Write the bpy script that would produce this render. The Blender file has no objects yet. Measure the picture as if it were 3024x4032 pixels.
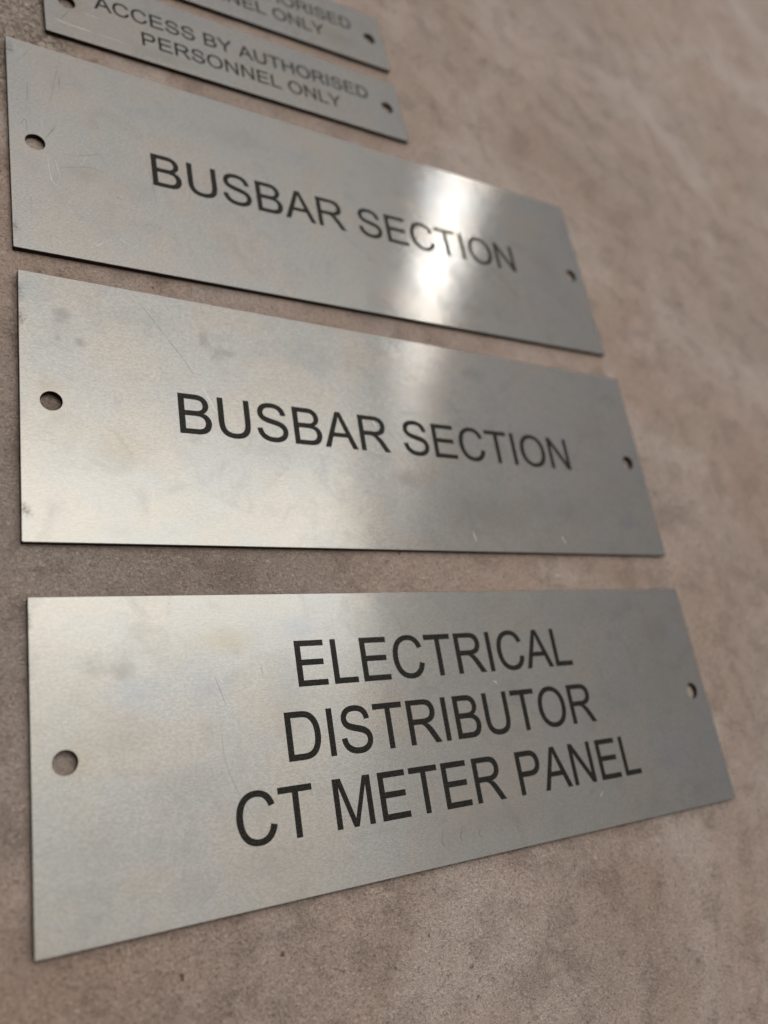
import bpy, math, random
from mathutils import Matrix, Vector
from mathutils.geometry import tessellate_polygon

S = bpy.context.scene
COL = S.collection
MM = 0.001

# ---------------------------------------------------------------- camera
cam_d = bpy.data.cameras.new("camera")
cam = bpy.data.objects.new("camera", cam_d)
COL.objects.link(cam)
R3 = ((0.8453693218925316, -0.04135015796805663, -0.5325794532639972),
      (-0.15965447635846136, 0.9318703919747833, -0.3257729588831297),
      (0.5097657871823755, 0.36042715907209405, 0.7811729035377203))
CAM = Vector((-96.12, -12.256, 129.533)) * MM
cam.matrix_world = Matrix.Translation(CAM) @ Matrix(R3).to_4x4()
cam_d.sensor_fit = 'VERTICAL'
cam_d.sensor_height = 36.0
cam_d.lens = 3233.04 / 4032 * 36.0
cam_d.clip_start = 0.005
cam_d.clip_end = 50
cam_d.dof.use_dof = True
cam_d.dof.focus_distance = 0.142
cam_d.dof.aperture_fstop = 28.87 / 2.5
S.camera = cam

# ---------------------------------------------------------------- light
world = bpy.data.worlds.new("World")
S.world = world
world.use_nodes = True
bg = world.node_tree.nodes["Background"]
# dim walls all round, a lighter ceiling above
_w = world.node_tree
_tc = _w.nodes.new("ShaderNodeTexCoord")
_sp = _w.nodes.new("ShaderNodeSeparateXYZ")
_w.links.new(_tc.outputs['Generated'], _sp.inputs[0])
_cr = _w.nodes.new("ShaderNodeValToRGB")
_w.links.new(_sp.outputs['Z'], _cr.inputs[0])
_cr.color_ramp.interpolation = 'B_SPLINE'
_e = _cr.color_ramp.elements
_e[0].position = 0.0; _e[0].color = (0.13, 0.115, 0.10, 1)
_e[1].position = 1.0; _e[1].color = (1.12, 1.08, 1.01, 1)
for _p, _c in ((0.45, (0.35, 0.338, 0.336, 1)), (0.65, (0.46, 0.446, 0.438, 1)), (0.82, (0.70, 0.668, 0.625, 1))):
    _x = _e.new(_p); _x.color = _c
# the room is darker on the photographer's side
_dt = _w.nodes.new("ShaderNodeVectorMath"); _dt.operation = 'DOT_PRODUCT'
_w.links.new(_tc.outputs['Generated'], _dt.inputs[0]); _dt.inputs[1].default_value = (-0.55, -0.83, 0)
_mr = _w.nodes.new("ShaderNodeMapRange"); _mr.interpolation_type = 'SMOOTHSTEP'
_w.links.new(_dt.outputs['Value'], _mr.inputs[0])
for _k, _v in ((1, -0.05), (2, 0.5), (3, 1.0), (4, 0.06)): _mr.inputs[_k].default_value = _v
_mul = _w.nodes.new("ShaderNodeVectorMath"); _mul.operation = 'SCALE'
_w.links.new(_cr.outputs[0], _mul.inputs[0]); _w.links.new(_mr.outputs[0], _mul.inputs['Scale'])
# and lighter beyond the far edge of the surface
_my = _w.nodes.new("ShaderNodeMapRange"); _my.interpolation_type = 'SMOOTHSTEP'
_w.links.new(_sp.outputs['Y'], _my.inputs[0])
for _k, _v in ((1, 0.12), (2, 0.75), (3, 1.0), (4, 1.62)): _my.inputs[_k].default_value = _v
_mul2 = _w.nodes.new("ShaderNodeVectorMath"); _mul2.operation = 'SCALE'
_w.links.new(_mul.outputs[0], _mul2.inputs[0]); _w.links.new(_my.outputs[0], _mul2.inputs['Scale'])
_w.links.new(_mul2.outputs[0], bg.inputs[0])
bg.inputs[1].default_value = 1.0

def area(name, d, dist, sx, sy, power, colr, shape='RECTANGLE', aim=None):
    L = bpy.data.lights.new(name, 'AREA')
    L.shape = shape
    L.size = sx
    L.size_y = sy
    L.energy = power
    L.color = colr
    o = bpy.data.objects.new(name, L)
    COL.objects.link(o)
    p = Vector(d) * dist
    o.location = p
    dirv = (p - Vector(aim)) if aim else Vector((0, 0, 1))
    o.rotation_euler = dirv.to_track_quat('Z', 'X').to_euler() if aim else (0, 0, 0)
    return o

# a small ceiling lamp, whose image burns out on the upper busbar plate
spot_at = Vector((19.9, 107.0, 0)) * MM
d1 = Vector((0.5501, 0.5657, 0.6143)).normalized()
lamp = area("ceiling_lamp", d1 + spot_at / 1.6, 1.6, 0.084, 0.084, 0.37, (1.0, 0.95, 0.86), 'DISK', aim=spot_at)
# a second unseen lamp near it, added for the upper patch of glare
d1b = Vector((0.548, 0.63, 0.56)).normalized()
lamp2 = area("ceiling_lamp_second", d1b + spot_at / 1.6, 1.6, 0.060, 0.12, 0.24, (0.93, 0.96, 1.0), 'RECTANGLE', aim=spot_at)
# a long ceiling luminaire nearly overhead
lum = area("ceiling_luminaire", Vector((0.36, 0.50, 1.40)), 1.0, 1.00, 0.36, 2.95, (0.97, 0.985, 0.93), 'RECTANGLE')

S.view_settings.view_transform = 'Standard'
S.view_settings.look = 'None'
S.view_settings.exposure = 0
S.view_settings.gamma = 1

# ---------------------------------------------------------------- helpers
def link(name, me, mats=(), parent=None):
    o = bpy.data.objects.new(name, me)
    for m in mats:
        me.materials.append(m) if m.name not in [x.name for x in me.materials if x] else None
    COL.objects.link(o)
    if parent:
        o.parent = parent
    return o

class NT:
    """tiny node-tree writer"""
    def __init__(self, mat):
        self.t = mat.node_tree
        self.t.nodes.clear()
    def n(self, kind, **kw):
        nd = self.t.nodes.new(kind)
        for k, v in kw.items():
            if k == 'i':
                for key, val in v.items():
                    if hasattr(val, 'is_output') or isinstance(val, bpy.types.NodeSocket):
                        self.t.links.new(val, nd.inputs[key])
                    else:
                        nd.inputs[key].default_value = val
            else:
                setattr(nd, k, v)
        return nd
    def math(self, op, a, b=0.0, c=None, clamp=False):
        i = {0: a, 1: b}
        if c is not None: i[2] = c
        return self.n('ShaderNodeMath', operation=op, use_clamp=clamp, i=i).outputs[0]
    def vmath(self, op, a, b=(0, 0, 0)):
        nd = self.n('ShaderNodeVectorMath', operation=op, i={0: a, 1: b})
        return nd.outputs['Value'] if op in ('LENGTH', 'DISTANCE', 'DOT_PRODUCT') else nd.outputs[0]
    def noise(self, vec, scale, detail=3.0, rough=0.5, dist=0.0, col=False):
        nd = self.n('ShaderNodeTexNoise', i={'Vector': vec, 'Scale': scale, 'Detail': detail, 'Roughness': rough, 'Distortion': dist})
        return nd.outputs['Color' if col else 'Fac']
    def remap(self, v, a, b, c=0.0, d=1.0, smooth=True):
        nd = self.n('ShaderNodeMapRange', interpolation_type='SMOOTHSTEP' if smooth else 'LINEAR',
                    i={0: v, 1: a, 2: b, 3: c, 4: d})
        return nd.outputs[0]
    def mixc(self, f, a, b):
        nd = self.n('ShaderNodeMix', data_type='RGBA')
        for k, v in ((0, f), (6, a), (7, b)):
            if isinstance(v, bpy.types.NodeSocket): self.t.links.new(v, nd.inputs[k])
            else: nd.inputs[k].default_value = v
        return nd.outputs[2]
    def bump(self, h, dist, strength=1.0, normal=None):
        i = {'Height': h, 'Distance': dist, 'Strength': strength}
        if normal is not None: i['Normal'] = normal
        return self.n('ShaderNodeBump', i=i).outputs[0]

def new_mat(name):
    m = bpy.data.materials.new(name)
    m.use_nodes = True
    return m

# ---------------------------------------------------------------- materials
def steel_material(name, seed, spots, grain_contrast=1.0, dull=1.0):
    """brushed stainless steel; spots = (x, y, rx, ry, strength, kind) in mm on the plate, kind: dark, tint, rough"""
    m = new_mat(name)
    N = NT(m)
    tc = N.n('ShaderNodeTexCoord').outputs['Object']
    P = N.vmath('MULTIPLY', tc, (1000, 1000, 1000))                # millimetres
    Ps = N.vmath('ADD', P, (seed * 37.1, seed * 91.7, seed * 11.3))
    # rolled grain: short strokes lying along the plate
    grain_v = N.vmath('MULTIPLY', Ps, (0.40, 7.0, 1.0))
    grain = N.noise(grain_v, 1.0, 4.0, 0.65)
    fine_v = N.vmath('MULTIPLY', Ps, (1.1, 9.0, 1.0))
    fine = N.noise(fine_v, 1.0, 2.0, 0.6)
    spark = N.noise(N.vmath('MULTIPLY', Ps, (1.9, 4.2, 1.0)), 1.0, 3.0, 0.65)
    cloud = N.noise(Ps, 0.045, 5.0, 0.55, 0.6)
    cloud2 = N.noise(N.vmath('ADD', Ps, (55, 13, 7)), 0.13, 4.0, 0.6, 1.0)
    tint = N.noise(N.vmath('ADD', Ps, (5, 73, 7)), 0.07, 3.0, 0.5, 0.4)
    # base colour
    c = N.mixc(N.remap(tint, 0.35, 0.65), (0.410, 0.384, 0.356, 1), (0.384, 0.382, 0.376, 1))
    c = N.mixc(N.math('MULTIPLY', N.remap(cloud2, 0.48, 0.74), 0.22), c, (0.22, 0.215, 0.215, 1))
    c = N.mixc(N.math('MULTIPLY', N.remap(grain, 0.35, 0.7), 0.10 * grain_contrast), c, (0.20, 0.19, 0.17, 1))
    rough = N.remap(cloud, 0.3, 0.7, 0.172, 0.182)
    rough = N.math('ADD', rough, N.remap(cloud2, 0.5, 0.8, 0.0, 0.015))
    rough = N.math('ADD', rough, N.remap(spark, 0.25, 0.75, -0.028, 0.028, False))
    # faint wipe arcs and handling haze
    wp = N.n('ShaderNodeTexNoise', i={'Vector': N.vmath('MULTIPLY', N.vmath('ADD', Ps, N.vmath('MULTIPLY', N.noise(Ps, 0.05, 2.0, col=True), (25, 25, 0))), (0.25, 1.3, 1)), 'Scale': 0.6, 'Detail': 5.0, 'Roughness': 0.7}).outputs['Fac']
    haze = N.math('MULTIPLY', N.remap(wp, 0.5, 0.7), N.remap(cloud2, 0.42, 0.62))
    c = N.mixc(N.math('MULTIPLY', haze, 0.10), c, (0.25, 0.24, 0.235, 1))
    speck = N.n('ShaderNodeTexVoronoi', feature='F1', i={'Vector': N.vmath('MULTIPLY', Ps, (1, 1.6, 1)), 'Scale': 0.32})
    sr = N.n('ShaderNodeSeparateColor', i={0: speck.outputs['Color']})
    sp = N.math('MULTIPLY', N.remap(speck.outputs['Distance'], 0.08, 0.03), N.remap(sr.outputs[0], 0.78, 0.84))
    c = N.mixc(N.math('MULTIPLY', sp, 0.45), c, (0.12, 0.10, 0.09, 1))
    # named marks
    warp = N.noise(Ps, 0.55, 4.0, 0.65, 0.5, col=True)
    Pw = N.vmath('ADD', P, N.vmath('MULTIPLY', N.vmath('SUBTRACT', warp, (0.5, 0.5, 0.5)), (4, 4, 0)))
    breakup = N.remap(N.noise(Ps, 1.6, 4.0, 0.7), 0.35, 0.62)
    for (x, y, rx, ry, st, kind) in spots:
        src = Pw if min(rx, ry) >= 1.2 else N.vmath('ADD', P, N.vmath('MULTIPLY', N.vmath('SUBTRACT', warp, (0.5, 0.5, 0.5)), (2.5, 2.5, 0)))
        q = N.vmath('MULTIPLY', N.vmath('SUBTRACT', src, (x, y, 0)), (1 / rx, 1 / ry, 0))
        w = N.remap(N.vmath('LENGTH', q), 1.25, 0.0, 0.0, st * (0.8 if kind == 'dark' else 1.0))
        if kind == 'dark':
            c = N.mixc(w, c, (0.08, 0.07, 0.062, 1))
            rough = N.math('ADD', rough, N.math('MULTIPLY', w, 0.04))
        elif kind == 'grit':
            w = N.math('MULTIPLY', w, breakup)
            c = N.mixc(w, c, (0.05, 0.035, 0.03, 1))
        elif kind == 'gold':
            c = N.mixc(w, c, (0.33, 0.27, 0.17, 1))
        elif kind == 'blue':
            c = N.mixc(w, c, (0.29, 0.315, 0.36, 1))
        elif kind == 'dull':
            rough = N.math('ADD', rough, N.math('MULTIPLY', w, 0.03))
        elif kind == 'print':
            ring = N.n('ShaderNodeTexWave', wave_type='RINGS', rings_direction='Z',
                       i={'Vector': N.vmath('SUBTRACT', P, (x + 2.0, y - 9.0, 0)), 'Scale': 0.42, 'Distortion': 2.2, 'Detail': 2.0, 'Detail Scale': 0.6}).outputs['Fac']
            w = N.math('MULTIPLY', w, N.remap(ring, 0.45, 0.75))
            c = N.mixc(w, c, (0.16, 0.15, 0.14, 1))
    c = N.mixc(N.remap(spark, 0.66, 0.34, 0.0, 0.34), c, (0.20, 0.19, 0.175, 1))
    c = N.mixc(1.0 - dull, c, (0.11, 0.095, 0.085, 1))
    h = N.math('ADD', N.math('MULTIPLY', grain, 0.6), N.math('MULTIPLY', fine, 0.4))
    nrm = N.bump(h, 0.000007 * grain_contrast, 1.0)
    wav = N.noise(Ps, 0.06, 2.0, 0.4)
    nrm = N.bump(wav, 0.00006, 1.0, nrm)
    tang = N.n('ShaderNodeTangent', direction_type='UV_MAP', uv_map='UVMap').outputs[0]
    main = N.n('ShaderNodeBsdfAnisotropic', distribution='GGX',
               i={'Color': c, 'Roughness': rough, 'Anisotropy': 0.75, 'Rotation': 0.0, 'Normal': nrm, 'Tangent': tang})
    clear = N.n('ShaderNodeBsdfAnisotropic', distribution='GGX',
                i={'Color': c, 'Roughness': 0.10, 'Anisotropy': 0.30, 'Rotation': 0.0, 'Normal': nrm, 'Tangent': tang})
    mx = N.n('ShaderNodeMixShader', i={0: 0.09, 1: main.outputs[0], 2: clear.outputs[0]})
    out = N.n('ShaderNodeOutputMaterial')
    N.t.links.new(mx.outputs[0], out.inputs[0])
    return m

def edge_material():
    m = new_mat("laser_cut_edge")
    N = NT(m)
    tc = N.n('ShaderNodeTexCoord').outputs['Object']
    P = N.vmath('MULTIPLY', tc, (3000, 3000, 700))
    f = N.noise(P, 1.0, 3.0)
    c = N.mixc(f, (0.012, 0.008, 0.006, 1), (0.065, 0.040, 0.026, 1))
    b = N.n('ShaderNodeBsdfPrincipled', i={'Base Color': c, 'Metallic': 0.2, 'Roughness': 0.7, 'Specular IOR Level': 0.15})
    out = N.n('ShaderNodeOutputMaterial')
    N.t.links.new(b.outputs[0], out.inputs[0])
    return m

def etch_material():
    m = new_mat("black_etching")
    N = NT(m)
    g = N.n('ShaderNodeTexCoord').outputs['Object']
    P = N.vmath('MULTIPLY', g, (1000, 1000, 1000))
    f = N.noise(N.vmath('MULTIPLY', P, (3.2, 3.0, 1)), 1.0, 3.0, 0.7)
    c = N.mixc(N.remap(f, 0.42, 0.72), (0.002, 0.002, 0.002, 1), (0.048, 0.040, 0.032, 1))
    nrm = N.bump(f, 0.00004, 1.0)
    b = N.n('ShaderNodeBsdfPrincipled', i={'Base Color': c, 'Metallic': 0.2, 'Roughness': 0.5, 'Specular IOR Level': 0.2, 'Normal': nrm})
    sh = N.n('ShaderNodeBsdfAnisotropic', distribution='GGX', i={'Color': (0.30, 0.28, 0.25, 1), 'Roughness': 0.12, 'Anisotropy': 0.0})
    mx = N.n('ShaderNodeMixShader', i={0: 0.022, 1: b.outputs[0], 2: sh.outputs[0]})
    out = N.n('ShaderNodeOutputMaterial')
    N.t.links.new(mx.outputs[0], out.inputs[0])
    return m

def scratch_material(name, col, rough):
    m = new_mat(name)
    N = NT(m)
    b = N.n('ShaderNodeBsdfPrincipled', i={'Base Color': col, 'Metallic': 0.25, 'Roughness': rough})
    out = N.n('ShaderNodeOutputMaterial')
    N.t.links.new(b.outputs[0], out.inputs[0])
    return m

def stone_material():
    m = new_mat("mottled_stone")
    N = NT(m)
    g = N.n('ShaderNodeTexCoord').outputs['Object']
    P = N.vmath('MULTIPLY', g, (1000, 1000, 1000))                 # millimetres
    big = N.noise(P, 0.014, 5.0, 0.6, 0.5)
    mid = N.noise(N.vmath('ADD', P, (31, 9, 4)), 0.06, 6.0, 0.62, 0.6)
    blot = N.noise(N.vmath('ADD', P, (3, 99, 4)), 0.22, 5.0, 0.65, 0.8)
    grit = N.noise(P, 2.2, 4.0, 0.65, 0.3)
    tiny = N.noise(P, 6.5, 2.0, 0.6)
    c = N.mixc(N.remap(big, 0.34, 0.66), (0.565, 0.430, 0.362, 1), (0.53, 0.430, 0.382, 1))
    c = N.mixc(N.math('MULTIPLY', N.remap(mid, 0.46, 0.66), 0.6), c, (0.69, 0.545, 0.49, 1))
    cl = N.noise(N.vmath('ADD', P, (17, 5, 2)), 0.022, 4.0, 0.55, 0.8)
    c = N.mixc(N.math('MULTIPLY', N.remap(cl, 0.50, 0.66), 0.75), c, (0.70, 0.60, 0.55, 1))
    c = N.mixc(N.math('MULTIPLY', N.remap(cl, 0.46, 0.32), 0.45), c, (0.45, 0.315, 0.25, 1))
    spotty = N.noise(N.vmath('ADD', P, (61, 19, 14)), 0.085, 3.0, 0.55, 0.5)
    c = N.mixc(N.math('MULTIPLY', N.remap(spotty, 0.62, 0.78), 0.38), c, (0.25, 0.18, 0.135, 1))
    wg = N.vmath('LENGTH', N.vmath('MULTIPLY', N.vmath('SUBTRACT', N.vmath('ADD', P, N.vmath('MULTIPLY', N.noise(P, 0.05, 3.0, col=True), (30, 20, 0))), (-50, 42, 0)), (1 / 62, 1 / 46, 0)))
    c = N.mixc(N.remap(wg, 1.1, 0.3, 0.0, 0.6), c, (0.35, 0.30, 0.268, 1))
    c = N.mixc(N.math('MULTIPLY', N.remap(blot, 0.56, 0.74), 0.36), c, (0.22, 0.155, 0.115, 1))
    c = N.mixc(N.math('MULTIPLY', N.remap(blot, 0.44, 0.28), 0.40), c, (0.52, 0.44, 0.405, 1))
    c = N.mixc(N.math('MULTIPLY', N.remap(grit, 0.52, 0.66), 0.55), c, (0.15, 0.115, 0.09, 1))
    c = N.mixc(N.math('MULTIPLY', N.remap(grit, 0.46, 0.32), 0.6), c, (0.66, 0.56, 0.49, 1))
    # a crusty pale patch beside the upper plates
    w = N.vmath('LENGTH', N.vmath('MULTIPLY', N.vmath('SUBTRACT', P, (-84, 146, 0)), (1 / 26, 1 / 30, 0)))
    patch = N.remap(w, 1.0, 0.55, 0.0, 1.0)
    crust = N.noise(N.vmath('MULTIPLY', P, (0.9, 0.9, 0.9)), 1.0, 5.0, 0.7, 0.8)
    c = N.mixc(N.math('MULTIPLY', patch, N.remap(crust, 0.46, 0.58, 0.0, 0.95)), c, (0.92, 0.80, 0.70, 1))
    c = N.mixc(N.math('MULTIPLY', patch, N.remap(crust, 0.46, 0.38, 0.0, 0.5)), c, (0.13, 0.09, 0.06, 1))
    # clusters of crusty crumbs
    cr = N.noise(N.vmath('ADD', P, (7, 3, 1)), 1.1, 5.0, 0.68, 0.6)
    crm = N.remap(N.noise(N.vmath('ADD', P, (70, 13, 1)), 0.11, 3.0, 0.6), 0.48, 0.62)
    crl = N.math('MULTIPLY', crm, N.remap(cr, 0.56, 0.70))
    crd = N.math('MULTIPLY', crm, N.remap(cr, 0.42, 0.30))
    c = N.mixc(N.math('MULTIPLY', crl, 0.85), c, (0.68, 0.56, 0.49, 1))
    c = N.mixc(N.math('MULTIPLY', crd, 0.5), c, (0.19, 0.13, 0.095, 1))
    # sparse pits and pale crumbs
    vor = N.n('ShaderNodeTexVoronoi', feature='F1', i={'Vector': N.vmath('ADD', P, N.vmath('MULTIPLY', N.noise(P, 1.2, 2.0, col=True), (1.2, 1.2, 0))), 'Scale': 0.26, 'Randomness': 1.0})
    rad = N.n('ShaderNodeSeparateColor', i={0: vor.outputs['Color']})
    pit = N.math('MULTIPLY', N.remap(vor.outputs['Distance'], 0.12, 0.03), N.remap(rad.outputs[0], 0.55, 0.75))
    pale = N.math('MULTIPLY', N.remap(vor.outputs['Distance'], 0.09, 0.02), N.remap(rad.outputs[0], 0.35, 0.2))
    c = N.mixc(N.math('MULTIPLY', pit, 0.75), c, (0.09, 0.062, 0.045, 1))
    c = N.mixc(N.math('MULTIPLY', pale, 0.75), c, (0.68, 0.60, 0.52, 1))
    c = N.vmath('MULTIPLY', c, (1.31, 1.265, 1.225))
    # relief
    wormv = N.noise(P, 1.7, 3.0, 0.55, 1.4)
    worm = N.remap(N.math('ABSOLUTE', N.math('SUBTRACT', wormv, 0.5)), 0.0, 0.10)
    h = N.math('ADD', N.math('MULTIPLY', grit, 0.9), N.math('MULTIPLY', tiny, 0.35))
    h = N.math('ADD', h, N.math('MULTIPLY', worm, 0.22))
    h = N.math('SUBTRACT', h, N.math('MULTIPLY', pit, 0.9))
    h = N.math('ADD', h, N.math('MULTIPLY', N.math('MULTIPLY', patch, crust), 7.0))
    h = N.math('ADD', h, N.math('MULTIPLY', blot, 0.9))
    h = N.math('ADD', h, N.math('MULTIPLY', N.math('MULTIPLY', crm, N.math('SUBTRACT', cr, 0.5)), 2.6))
    nrm = N.bump(h, 0.00046, 1.0)
    ro = N.remap(grit, 0.3, 0.7, 0.30, 0.50)
    b = N.n('ShaderNodeBsdfPrincipled', i={'Base Color': c, 'Roughness': ro, 'Specular IOR Level': 0.6, 'Normal': nrm})
    out = N.n('ShaderNodeOutputMaterial')
    N.t.links.new(b.outputs[0], out.inputs[0])
    return m

EDGE = edge_material()
ETCH = etch_material()
SCR_L = scratch_material("bright_scratch", (0.95, 0.94, 0.90, 1), 0.5)
SCR_D = scratch_material("dark_scratch", (0.11, 0.10, 0.09, 1), 0.45)

SCR_P = scratch_material("faint_scratch", (0.36, 0.345, 0.32, 1), 0.35)

# ---------------------------------------------------------------- setting: the stone-look surface
T = 1.1            # plate thickness, mm
def surface():
    x0, x1, y0, y1, th = -0.6, 1.3, -0.6, 1.3, 0.02
    top = -T * MM
    v = [(x0, y0, top), (x1, y0, top), (x1, y1, top), (x0, y1, top),
         (x0, y0, top - th), (x1, y0, top - th), (x1, y1, top - th), (x0, y1, top - th)]
    f = [(0, 1, 2, 3), (7, 6, 5, 4), (0, 4, 5, 1), (1, 5, 6, 2), (2, 6, 7, 3), (3, 7, 4, 0)]
    me = bpy.data.meshes.new("stone_surface")
    me.from_pydata(v, [], f)
    me.materials.append(stone_material())
    o = bpy.data.objects.new("stone_surface", me)
    COL.objects.link(o)
    o['kind'] = 'structure'
    o['label'] = 'mottled pinkish brown stone surface the metal plates lie on'
    return o
surface()

# ---------------------------------------------------------------- lettering outlines (quadratic contours, 1466 units = cap height)
G = {
'A': (1366, "M-3 0 L560 1466 L769 1466 L1369 0 L1148 0 L977 444 L364 444 L203 0 Z M420 602 L917 602 L764 1008 Q694 1193 660 1312 Q632 1171 581 1032 Z"),
'B': (1366, "M150 0 L150 1466 L700 1466 Q868 1466 970 1421 Q1071 1377 1129 1284 Q1186 1192 1186 1091 Q1186 997 1135 914 Q1084 831 981 780 Q1114 741 1186 647 Q1257 553 1257 425 Q1257 322 1213 233 Q1170 145 1106 97 Q1042 49 946 24 Q849 0 709 0 Z M344 850 L661 850 Q790 850 846 867 Q920 889 957 940 Q995 991 995 1068 Q995 1141 960 1196 Q925 1252 860 1272 Q795 1293 637 1293 L344 1293 Z M344 173 L709 173 Q803 173 841 180 Q908 192 953 220 Q998 248 1027 301 Q1056 355 1056 425 Q1056 507 1014 567 Q972 628 898 652 Q823 677 683 677 L344 677 Z"),
'C': (1479, "M1204 514 L1398 465 Q1337 226 1178 100 Q1020 -25 791 -25 Q554 -25 406 71 Q257 168 180 351 Q102 534 102 744 Q102 973 190 1143 Q277 1314 438 1402 Q600 1491 794 1491 Q1014 1491 1164 1379 Q1314 1267 1373 1064 L1182 1019 Q1131 1179 1034 1252 Q937 1325 790 1325 Q621 1325 507 1244 Q394 1163 348 1026 Q302 890 302 745 Q302 558 356 418 Q411 279 526 210 Q641 141 775 141 Q938 141 1051 235 Q1164 329 1204 514 Z"),
'D': (1479, "M158 0 L158 1466 L663 1466 Q834 1466 924 1445 Q1050 1416 1139 1340 Q1255 1242 1312 1089 Q1370 937 1370 741 Q1370 574 1331 445 Q1292 316 1231 231 Q1170 147 1097 98 Q1025 50 923 25 Q820 0 687 0 Z M352 173 L665 173 Q810 173 892 200 Q975 227 1024 276 Q1093 345 1131 461 Q1170 578 1170 744 Q1170 974 1094 1097 Q1019 1221 911 1263 Q833 1293 660 1293 L352 1293 Z"),
'E': (1366, "M162 0 L162 1466 L1222 1466 L1222 1293 L356 1293 L356 844 L1167 844 L1167 672 L356 672 L356 173 L1256 173 L1256 0 Z"),
'H': (1479, "M164 0 L164 1466 L358 1466 L358 864 L1120 864 L1120 1466 L1314 1466 L1314 0 L1120 0 L1120 691 L358 691 L358 0 Z"),
'I': (569, "M191 0 L191 1466 L385 1466 L385 0 Z"),
'L': (1139, "M150 0 L150 1466 L344 1466 L344 173 L1066 173 L1066 0 Z"),
'M': (1706, "M152 0 L152 1466 L444 1466 L791 428 Q839 283 861 211 Q886 291 939 446 L1290 1466 L1551 1466 L1551 0 L1364 0 L1364 1227 L938 0 L763 0 L339 1248 L339 0 Z"),
'N': (1479, "M156 0 L156 1466 L355 1466 L1125 315 L1125 1466 L1311 1466 L1311 0 L1112 0 L342 1152 L342 0 Z"),
'O': (1593, "M99 714 Q99 1079 295 1285 Q491 1492 801 1492 Q1004 1492 1167 1395 Q1330 1298 1415 1124 Q1501 951 1501 731 Q1501 508 1411 332 Q1321 156 1156 65 Q991 -25 800 -25 Q593 -25 430 75 Q267 175 183 348 Q99 521 99 714 Z M299 711 Q299 446 441 293 Q584 141 799 141 Q1018 141 1159 295 Q1301 449 1301 732 Q1301 911 1240 1044 Q1180 1178 1063 1251 Q947 1325 802 1325 Q596 1325 447 1183 Q299 1042 299 711 Z"),
'P': (1366, "M158 0 L158 1466 L711 1466 Q857 1466 934 1452 Q1042 1434 1115 1383 Q1188 1333 1232 1242 Q1277 1151 1277 1042 Q1277 855 1158 725 Q1039 596 728 596 L352 596 L352 0 Z M352 769 L731 769 Q919 769 998 839 Q1077 909 1077 1036 Q1077 1128 1030 1193 Q984 1259 908 1280 Q859 1293 727 1293 L352 1293 Z"),
'R': (1479, "M161 0 L161 1466 L811 1466 Q1007 1466 1109 1426 Q1211 1387 1272 1287 Q1333 1187 1333 1066 Q1333 910 1232 803 Q1131 696 920 667 Q997 630 1037 594 Q1122 516 1198 399 L1453 0 L1209 0 L1015 305 Q930 437 875 507 Q820 577 776 605 Q733 633 688 644 Q655 651 580 651 L355 651 L355 0 Z M355 819 L772 819 Q905 819 980 846 Q1055 874 1094 934 Q1133 995 1133 1066 Q1133 1170 1057 1237 Q982 1304 819 1304 L355 1304 Z"),
'S': (1366, "M92 471 L275 487 Q288 377 335 306 Q383 236 483 192 Q583 149 708 149 Q819 149 904 182 Q989 215 1030 272 Q1072 330 1072 398 Q1072 467 1032 518 Q992 570 900 605 Q841 628 639 676 Q437 725 356 768 Q251 823 199 904 Q148 986 148 1087 Q148 1198 211 1294 Q274 1391 395 1441 Q516 1491 664 1491 Q827 1491 951 1438 Q1076 1386 1143 1284 Q1210 1182 1215 1053 L1029 1039 Q1014 1178 927 1249 Q841 1320 672 1320 Q496 1320 415 1255 Q335 1191 335 1100 Q335 1021 392 970 Q448 919 684 865 Q921 812 1009 772 Q1137 713 1198 622 Q1259 532 1259 414 Q1259 297 1192 193 Q1125 90 999 32 Q874 -25 717 -25 Q518 -25 383 33 Q249 91 172 207 Q96 324 92 471 Z"),
'T': (1251, "M531 0 L531 1293 L48 1293 L48 1466 L1210 1466 L1210 1293 L725 1293 L725 0 Z"),
'U': (1479, "M1120 1466 L1314 1466 L1314 619 Q1314 398 1264 268 Q1214 138 1083 56 Q953 -25 741 -25 Q535 -25 404 46 Q273 117 217 251 Q161 386 161 619 L161 1466 L355 1466 L355 620 Q355 429 390 338 Q426 248 512 199 Q599 150 724 150 Q938 150 1029 247 Q1120 344 1120 620 Z"),
'Y': (1366, "M571 0 L571 621 L6 1466 L242 1466 L531 1024 Q611 900 680 776 Q746 891 840 1035 L1124 1466 L1350 1466 L765 621 L765 0 Z"),
}

def contours(path):
    out, cur, p = [], [], None
    tok = path.split()
    i = 0
    while i < len(tok):
        t = tok[i]
        if t[0] == 'M':
            cur = [(float(t[1:]), float(tok[i + 1]))]; i += 2
        elif t[0] == 'L':
            cur.append((float(t[1:]), float(tok[i + 1]))); i += 2
        elif t[0] == 'Q':
            c = (float(t[1:]), float(tok[i + 1])); e = (float(tok[i + 2]), float(tok[i + 3])); s = cur[-1]
            n = 5
            for k in range(1, n + 1):
                u = k / n
                cur.append(tuple((1 - u) ** 2 * s[j] + 2 * u * (1 - u) * c[j] + u * u * e[j] for j in (0, 1)))
            i += 4
        elif t[0] == 'Z':
            if (abs(cur[0][0] - cur[-1][0]) + abs(cur[0][1] - cur[-1][1])) < 1e-6: cur.pop()
            out.append(cur); i += 1
    return out

def embolden(c, d):
    """push a contour outward (fill lies to its right)"""
    out = []
    n = len(c)
    for i in range(n):
        a, p, b = Vector(c[i - 1]), Vector(c[i]), Vector(c[(i + 1) % n])
        u, v = (p - a).normalized(), (b - p).normalized()
        n1, n2 = Vector((-u.y, u.x)), Vector((-v.y, v.x))
        m = n1 + n2
        L = m.length
        if L < 0.3: out.append(tuple(p + n1 * d)); continue
        m /= L
        out.append(tuple(p + m * (d / max(m.dot(n1), 0.5))))
    return out

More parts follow.
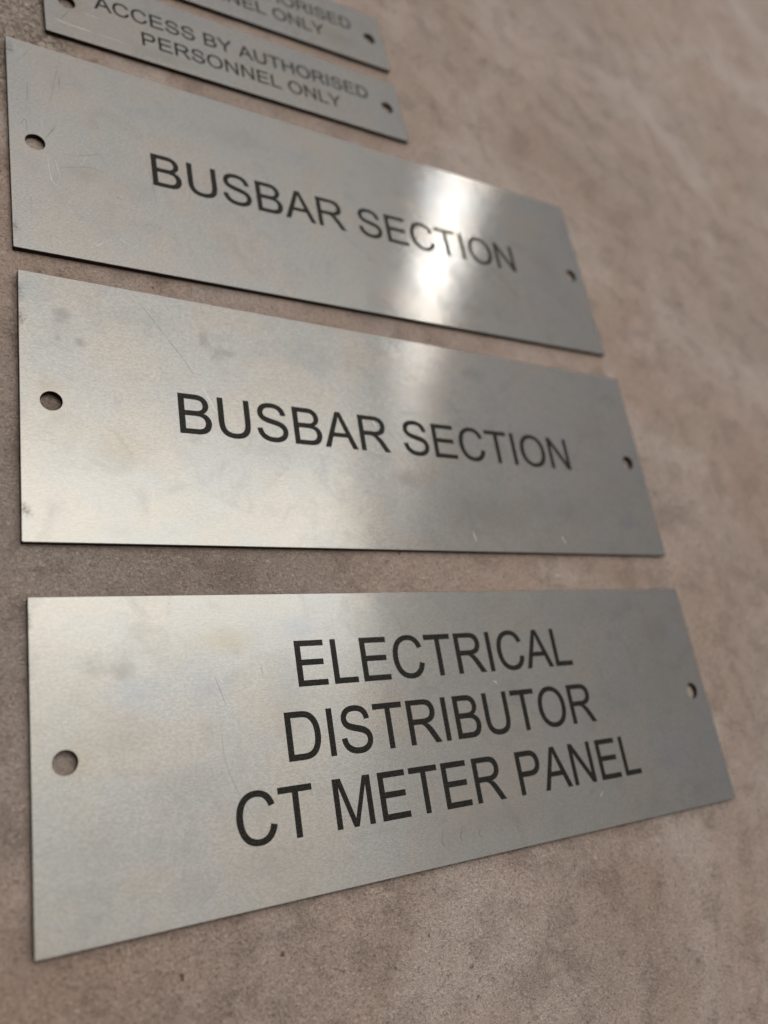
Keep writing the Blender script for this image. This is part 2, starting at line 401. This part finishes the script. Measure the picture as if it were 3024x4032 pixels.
def glyph_mesh(ch, cap, xs):
    """thin etched slab standing 0.012 mm proud of the plate"""
    k = cap / 1466 * MM
    cs = [embolden([(x * k * xs, y * k) for x, y in c], (0.055 if cap > 5 else 0.045) * MM) for c in contours(G[ch][1])]
    z1, z0 = 0.012 * MM, -0.002 * MM
    flat = [Vector((x, y, 0)) for c in cs for x, y in c]
    n = len(flat)
    tris = tessellate_polygon([[Vector((x, y, 0)) for x, y in c] for c in cs])
    verts = [(v.x, v.y, z1) for v in flat] + [(v.x, v.y, z0) for v in flat]
    faces = []
    for a, b, c in tris:
        A, B, C = flat[a], flat[b], flat[c]
        if (B - A).cross(C - A).z < 0: b, c = c, b
        faces.append((a, b, c))
    o = 0
    for c in cs:
        m = len(c)
        for i in range(m):
            j = (i + 1) % m
            faces.append((o + i, o + j, n + o + j, n + o + i))
        o += m
    me = bpy.data.meshes.new("letter_" + ch)
    me.from_pydata(verts, [], faces)
    me.materials.append(ETCH)
    me.update()
    return me

GCACHE = {}
def text_line(root, s, cap, left, right, base):
    """set a line so that its ink runs from left to right (mm)"""
    adv = sum(569 if c == ' ' else G[c][0] for c in s)
    xs_ = [p[0] for c in contours(G[s[0]][1]) for p in c]
    lsb = min(xs_)
    xe = [p[0] for c in contours(G[s[-1]][1]) for p in c]
    rsb = G[s[-1]][0] - max(xe)
    ink = (adv - lsb - rsb) / 1466 * cap
    xs = (right - left) / ink
    x = left - lsb / 1466 * cap * xs
    for c in s:
        if c != ' ':
            key = (c, round(cap, 3), round(xs, 3))
            if key not in GCACHE: GCACHE[key] = glyph_mesh(c, cap, xs)
            o = bpy.data.objects.new("letter", GCACHE[key])
            COL.objects.link(o)
            o.parent = root
            o.location = (x * MM, base * MM, 0)
        x += (569 if c == ' ' else G[c][0]) / 1466 * cap * xs

# ---------------------------------------------------------------- plates
def rounded_rect(w, h, r, n=4):
    pts = []
    for cx_, cy_, a0 in ((w / 2 - r, h / 2 - r, 0), (-w / 2 + r, h / 2 - r, 90), (-w / 2 + r, -h / 2 + r, 180), (w / 2 - r, -h / 2 + r, 270)):
        for i in range(n + 1):
            a = math.radians(a0 + 90 * i / n)
            pts.append((cx_ + r * math.cos(a), cy_ + r * math.sin(a)))
    return pts

def inset_rect(w, h, r, d):
    return rounded_rect(w - 2 * d, h - 2 * d, max(r - d, 0.02))

def circle(x, y, r, n=40, phase=0.0):
    return [(x + r * math.cos(2 * math.pi * i / n + phase), y + r * math.sin(2 * math.pi * i / n + phase)) for i in range(n)]

def plate_mesh(name, w, h, hole_x, hole_r, mat, rnd):
    bev = 0.10
    r = 0.25
    rings_outer = [(inset_rect(w, h, r, bev), 0.0), (inset_rect(w, h, r, bev * 0.35), -bev * 0.30), (inset_rect(w, h, r, 0.0), -bev), (inset_rect(w, h, r, 0.0), -T + 0.01), ]
    verts, faces, mi = [], [], []
    def ring(pts, z):
        o = len(verts)
        verts.extend([(x * MM, y * MM, z * MM) for x, y in pts])
        return o, len(pts)
    top_loops, bot_loops = [], []
    rs = [ring(p, z) for p, z in rings_outer]
    for k in range(len(rs) - 1):
        (a, n), (b, _) = rs[k], rs[k + 1]
        for i in range(n):
            j = (i + 1) % n
            faces.append((a + i, b + i, b + j, a + j)); mi.append(0 if k < 2 else 1)
    top_loops.append(rs[0]); bot_loops.append(rs[-1])
    for sx in (-1, 1):
        hx, hy = sx * hole_x, 0.0
        hr = [ring(circle(hx, hy, hole_r + 0.05), 0.0), ring(circle(hx, hy, hole_r), -0.05), ring(circle(hx, hy, hole_r), -T + 0.01)]
        for k in range(2):
            (a, n), (b, _) = hr[k], hr[k + 1]
            for i in range(n):
                j = (i + 1) % n
                faces.append((a + j, b + j, b + i, a + i)); mi.append(0 if k < 1 else 1)
        top_loops.append(hr[0]); bot_loops.append(hr[-1])
    for loops, up in ((top_loops, True), (bot_loops, False)):
        idx = [o + i for o, n in loops for i in range(n)]
        tris = tessellate_polygon([[Vector((verts[o + i][0], verts[o + i][1], 0)) * 1000 for i in range(n)] for o, n in loops])
        for t in tris:
            a, b, c = (idx[q] for q in t)
            A, B, C = (Vector((verts[q][0], verts[q][1], 0)) for q in (a, b, c))
            if ((B - A).cross(C - A).z > 0) != up: b, c = c, b
            faces.append((a, b, c)); mi.append(0 if up else 1)
    me = bpy.data.meshes.new(name)
    me.from_pydata(verts, [], faces)
    me.materials.append(mat); me.materials.append(EDGE)
    for p, q in zip(me.polygons, mi): p.material_index = q
    uv = me.uv_layers.new(name="UVMap")
    for l in me.loops:
        co = me.vertices[l.vertex_index].co
        uv.data[l.index].uv = (co.x / (w * MM) + 0.5, co.y / (w * MM) + 0.5)
    me.update()
    return me

def ribbon(root, pts, wid, mat, rnd):
    """a scratch: a hair-fine tapered sliver along pts (mm)"""
    fine = []
    n = 10
    P = [pts[0]] + list(pts) + [pts[-1]]
    for k in range(1, len(P) - 2):
        for i in range(n):
            u = i / n
            q = []
            for j in (0, 1):
                a, b, c, d = P[k - 1][j], P[k][j], P[k + 1][j], P[k + 2][j]
                q.append(0.5 * (2 * b + (c - a) * u + (2 * a - 5 * b + 4 * c - d) * u * u + (3 * b - a - 3 * c + d) * u ** 3))
            fine.append(q)
    fine.append(list(pts[-1]))
    vs, fs = [], []
    m = len(fine)
    for i, (x, y) in enumerate(fine):
        a = fine[max(i - 1, 0)]; b = fine[min(i + 1, m - 1)]
        dx, dy = b[0] - a[0], b[1] - a[1]; L = math.hypot(dx, dy) or 1
        t = i / (m - 1)
        ww = wid * (0.15 + 0.85 * math.sin(math.pi * t)) * rnd.uniform(0.6, 1.2) / 2
        nx, ny = -dy / L * ww, dx / L * ww
        vs += [((x + nx) * MM, (y + ny) * MM, 0.004 * MM), ((x - nx) * MM, (y - ny) * MM, 0.004 * MM)]
        vs += [((x + nx) * MM, (y + ny) * MM, -0.001 * MM), ((x - nx) * MM, (y - ny) * MM, -0.001 * MM)]
    for i in range(m - 1):
        a = 4 * i; b = a + 4
        fs += [(a, a + 1, b + 1, b), (a, b, b + 2, a + 2), (a + 1, a + 3, b + 3, b + 1)]
    me = bpy.data.meshes.new("scratch")
    me.from_pydata(vs, [], fs)
    me.materials.append(mat)
    me.update()
    o = bpy.data.objects.new("scratch", me)
    COL.objects.link(o)
    o.parent = root
    return o

def make_plate(label, w, h, loc, rot, hole_x, hole_r, lines, spots, scratches, seed, group, tilt=(0, 0)):
    rnd = random.Random(seed)
    root = bpy.data.objects.new("engraved_plate", None)
    root.empty_display_size = 0.01
    COL.objects.link(root)
    root.location = (loc[0] * MM, loc[1] * MM, math.sin(math.radians(tilt[0])) * h / 2 * MM)
    root.rotation_euler = (math.radians(tilt[0]), math.radians(tilt[1]), math.radians(rot))
    root['label'] = label
    root['category'] = 'sign plate'
    root['group'] = group
    mat = steel_material("brushed_steel_%d" % seed, seed, spots, 1.0, 0.90 if w < 100 else 1.0)
    me = plate_mesh("steel_sheet", w, h, hole_x, hole_r, mat, rnd)
    o = bpy.data.objects.new("steel_sheet", me)
    COL.objects.link(o)
    o.parent = root
    for s, cap, l, r, b in lines: text_line(root, s, cap, l, r, b)
    for pts, wid, kind in scratches: ribbon(root, pts, wid * 1.25, {'L': SCR_L, 'D': SCR_D, 'P': SCR_P}[kind], rnd)
    return root

BIG = 'large engraved steel plates with two screw holes'
SMALL = 'small engraved steel plates at the top'
HX = 75.0 - 4.69

make_plate('large brushed steel plate engraved ELECTRICAL DISTRIBUTOR CT METER PANEL, nearest of the five plates',
    150.0, 49.9, (0, 0), 0, HX, 1.78,
    [("ELECTRICAL", 8.0, -31.5, 34.2, 8.25), ("DISTRIBUTOR", 8.0, -35.0, 37.3, -3.97), ("CT METER PANEL", 8.0, -45.2, 46.8, -15.85)],
    [(-59.7, 9.1, 6, 3.2, .35, 'blue'), (-61.9, 13.2, 2.6, 1.6, .28, 'dark'), (-66, 13.8, 2.2, 2.4, .18, 'dark'),
     (-30.5, 18.7, 5, 3, .5, 'blue'), (-48, 9, 5, 3, .3, 'blue'), (-69.3, 0, 3.4, 3.2, .35, 'gold'),
     (-75, 21.2, 1.0, 1.6, .7, 'grit'), (-52, 13, 6, 4, .5, 'dull'), (-40, 2, 9, 6, .5, 'dull'),
     (20, -19, 10, 5, .5, 'dull'), (60, 5, 10, 14, .08, 'dark'), (-34, -18, 14, 6, .4, 'dull'), (45, 20, 12, 4, .08, 'dark'),
     (-50, -8, 9, 5, .25, 'blue'), (30, 14, 6, 3, .2, 'blue'), (56, -14, 5, 3, .35, 'blue'), (-62, 3, 7, 4, .14, 'dark'), (-52, -5, 8, 3.5, .12, 'dark'), (-66, -12, 5, 5, .12, 'dark'), (-40, -19, 9, 3, .10, 'dark'), (-34, 6, 5, 8, .12, 'dark'), (-44, 17, 7, 3, .35, 'gold'), (-55, -14, 8, 4, .35, 'blue'), (-25, 1, 4, 9, .22, 'blue'), (5, -19, 14, 3, .10, 'dark'), (44, 0, 8, 6, .10, 'dark'), (62, 14, 6, 5, .12, 'dark')],
    [([(-46.3, 6.2), (-46.1, -2.1), (-44.1, -8.4), (-40.8, -14.1)], .06, 'P'), ([(-46.7, 11.5), (-45.1, 6.1)], .05, 'D'),
     ([(-45.8, 10.7), (-45.3, 9.9)], .14, 'L'), ([(-38.2, 12.6), (-38.0, 10.4)], .05, 'D'), ([(0.5, -2.5), (0.7, -0.5)], .05, 'D'),
     ([(11.5, 6.4), (12.3, 5.7)], .12, 'L'), ([(-20, -17.0), (-14, -17.6)], .03, 'P'), ([(33, -19), (34.2, -17.9)], .07, 'L')]
    + [([(-8.0 + k * 1.05 + .3 * math.sin(k * 2.1), -22.2 + .35 * math.sin(k * 1.7) + .05 * k), (-8.5 + k * 1.05, -20.9 + .3 * math.cos(k * 2.3)), (-8.2 + k * 1.1 + .5 * math.cos(k), -19.6 + .8 * math.sin(k * 1.3))], .08, 'D' if k % 4 == 1 else 'P') for k in range(13)],
    1, BIG)

make_plate('large brushed steel plate engraved BUSBAR SECTION, directly above the ELECTRICAL DISTRIBUTOR plate',
    150.5, 50.2, (-0.406, 58.834), -0.036, HX, 1.78,
    [("BUSBAR SECTION", 8.05, -48.4, 49.1, -3.6)],
    [(-42.2, 16.9, 1.6, 2.8, .38, 'dark'), (-40, 13.9, 1.7, 2.0, .34, 'dark'), (-37.6, 14.6, 1.9, 1.3, .45, 'dark'),
     (-68.2, 17.5, 1.9, 1.8, .35, 'dark'), (-65.2, 12.1, 1.2, 1.0, .45, 'dark'), (-69, 12.6, 1.1, .9, .3, 'dark'),
     (-75.0, -19.8, 1.3, 1.6, .95, 'grit'), (-74.9, 20.6, .9, 2.4, .8, 'grit'), (-74.9, 15.5, .8, 2.0, .6, 'grit'),
     (-0.1, -9.5, 4.5, 2.8, .35, 'dark'), (-70.6, 2.4, 3, 2.2, .3, 'gold'), (20, -16, 16, 6, .2, 'dark'),
     (62, -10, 6, 9, .08, 'dark'), (-30, 2, 14, 6, .3, 'dull'), (45, 14, 14, 6, .25, 'dull'), (-73, 22, 5, 4, .35, 'blue'), (65, -17, 4, 1.5, .5, 'blue'),
     (24, 19, 4, 2, .22, 'dark'), (-55, 19, 10, 3, .10, 'dark'), (-20, 17, 12, 4, .10, 'dark'), (-30, -6, 9, 4, .08, 'dark'), (10, 12, 8, 6, .08, 'dark'), (45, -14, 12, 5, .10, 'dark'), (-60, -8, 7, 5, .25, 'gold'), (60, 8, 7, 6, .10, 'dark')],
    [([(-56.0, 25.0), (-47.3, 12.6), (-44.4, 7.8)], .05, 'D'), ([(-43.8, 6.9), (-42.4, 4.0), (-41.2, 1.2)], .15, 'L'),
     ([(-67.7, 4.5), (-65.7, 3.1), (-64.4, 0.4)], .07, 'L'), ([(-68.2, -0.1), (-67.8, -5.0)], .05, 'L'), ([(-67.8, -5.0), (-66.9, -5.2)], .07, 'L'),
     ([(14.5, -20.5), (15.0, -22.8)], .12, 'L'), ([(40.5, -21.0), (41.4, -22.8)], .16, 'L'), ([(-6.5, 3.6), (-5.9, 1.8)], .09, 'L')],
    2, BIG, tilt=(0.6, 0))

make_plate('large brushed steel plate engraved BUSBAR SECTION, with a bright lamp glare over its letters',
    149.7, 49.7, (-1.813, 115.18), 1.012, HX, 1.78,
    [("BUSBAR SECTION", 8.0, -48.1, 49.1, -3.4)],
    [(-68, 3, 4, 4, .3, 'dull'), (-74.4, -20.5, 1.0, 1.4, .6, 'grit'), (-74.2, 22, 1.0, 2.0, .6, 'grit'), (-60, 8, 2.4, 1.6, .12, 'dark'),
     (60, 2, 7, 8, .08, 'dark'), (40, -17, 10, 4, .08, 'dark'), (-30, 15, 8, 4, .12, 'dark'), (-62, -5, 5, 3, .15, 'dark'), (-10, 15, 7, 3, .2, 'blue'),
     (-60.4, 17.3, 1.2, .6, .3, 'blue'), (48, 13, 8, 4, .2, 'dull'), (-72, 10, 3, 8, .3, 'blue'), (-50, -14, 3, 1.2, .12, 'dark')],
    [([(-65.3, 17.8), (-65.2, 13.8)], .07, 'D'), ([(-68.3, 5.5), (-66.1, 16.8), (-64.5, 25.3)], .04, 'D'),
     ([(-72.9, 3.1), (-71.9, 4.9), (-71.6, 1.8)], .06, 'D'), ([(-66.4, 5.2), (-68.4, 1.6)], .07, 'D'), ([(-68.3, -2.1), (-67.7, -8.1), (-66.3, -9.1)], .06, 'L'),
     ([(-69.6, 24.5), (-73.2, 18.5)], .05, 'D'), ([(-49.1, 3.5), (-47.8, -9.2)], .05, 'D'), ([(-60.9, -20.5), (-60.2, -21.2), (-58.9, -19.9)], .08, 'L'),
     ([(-64.5, -1.5), (-57.5, 1.2)], .06, 'D'), ([(-66.2, -4.8), (-60.5, -3.0), (-57.8, -3.6)], .05, 'D'), ([(-71.2, 15), (-71.4, 9.5)], .05, 'D'),
     ([(-66.9, -3.0), (-66.1, -7.0)], .05, 'L'), ([(-56.0, -8.4), (-54.6, -9.5)], .05, 'D')],
    3, BIG)

HXS = 44.65 - 4.64
make_plate('small steel plate with its whole ACCESS BY AUTHORISED PERSONNEL ONLY readable',
    89.3, 19.3, (-25.183, 155.105), 1.953, HXS, 1.72,
    [("ACCESS BY AUTHORISED", 3.75, -34.35, 34.5, 0.9), ("PERSONNEL ONLY", 3.75, -24.6, 25.4, -5.35)],
    [(-38.8, 0, 3.4, 3, .35, 'gold'), (-20, -7, 8, 2, .2, 'dark'), (10, 3, 10, 3, .15, 'dark'), (-10, 7, 8, 2, .25, 'blue')],
    [([(-43.2, -5.6), (-40.8, -6.2), (-34.9, -6.4)], .10, 'L'), ([(-34.9, -6.4), (-28.0, -6.7)], .05, 'L'), ([(-39.6, -2.0), (-41.6, -5.6)], .07, 'D'),
     ([(-37, -1.5), (-33.5, -1.9)], .05, 'L')],
    4, SMALL)

make_plate('small brushed steel plate cut off by the top edge of the photo, topmost of all',
    89.3, 18.9, (-26.376, 178.185), 2.926, HXS, 1.72,
    [("ACCESS BY AUTHORISED", 3.75, -34.35, 34.6, 0.9), ("PERSONNEL ONLY", 3.75, -24.6, 25.4, -5.1)],
    [(30, -4, 8, 3, .2, 'dark'), (0, 3, 10, 3, .15, 'dark')],
    [([(5, -7.4), (11, -7.0)], .05, 'D')],
    5, SMALL)
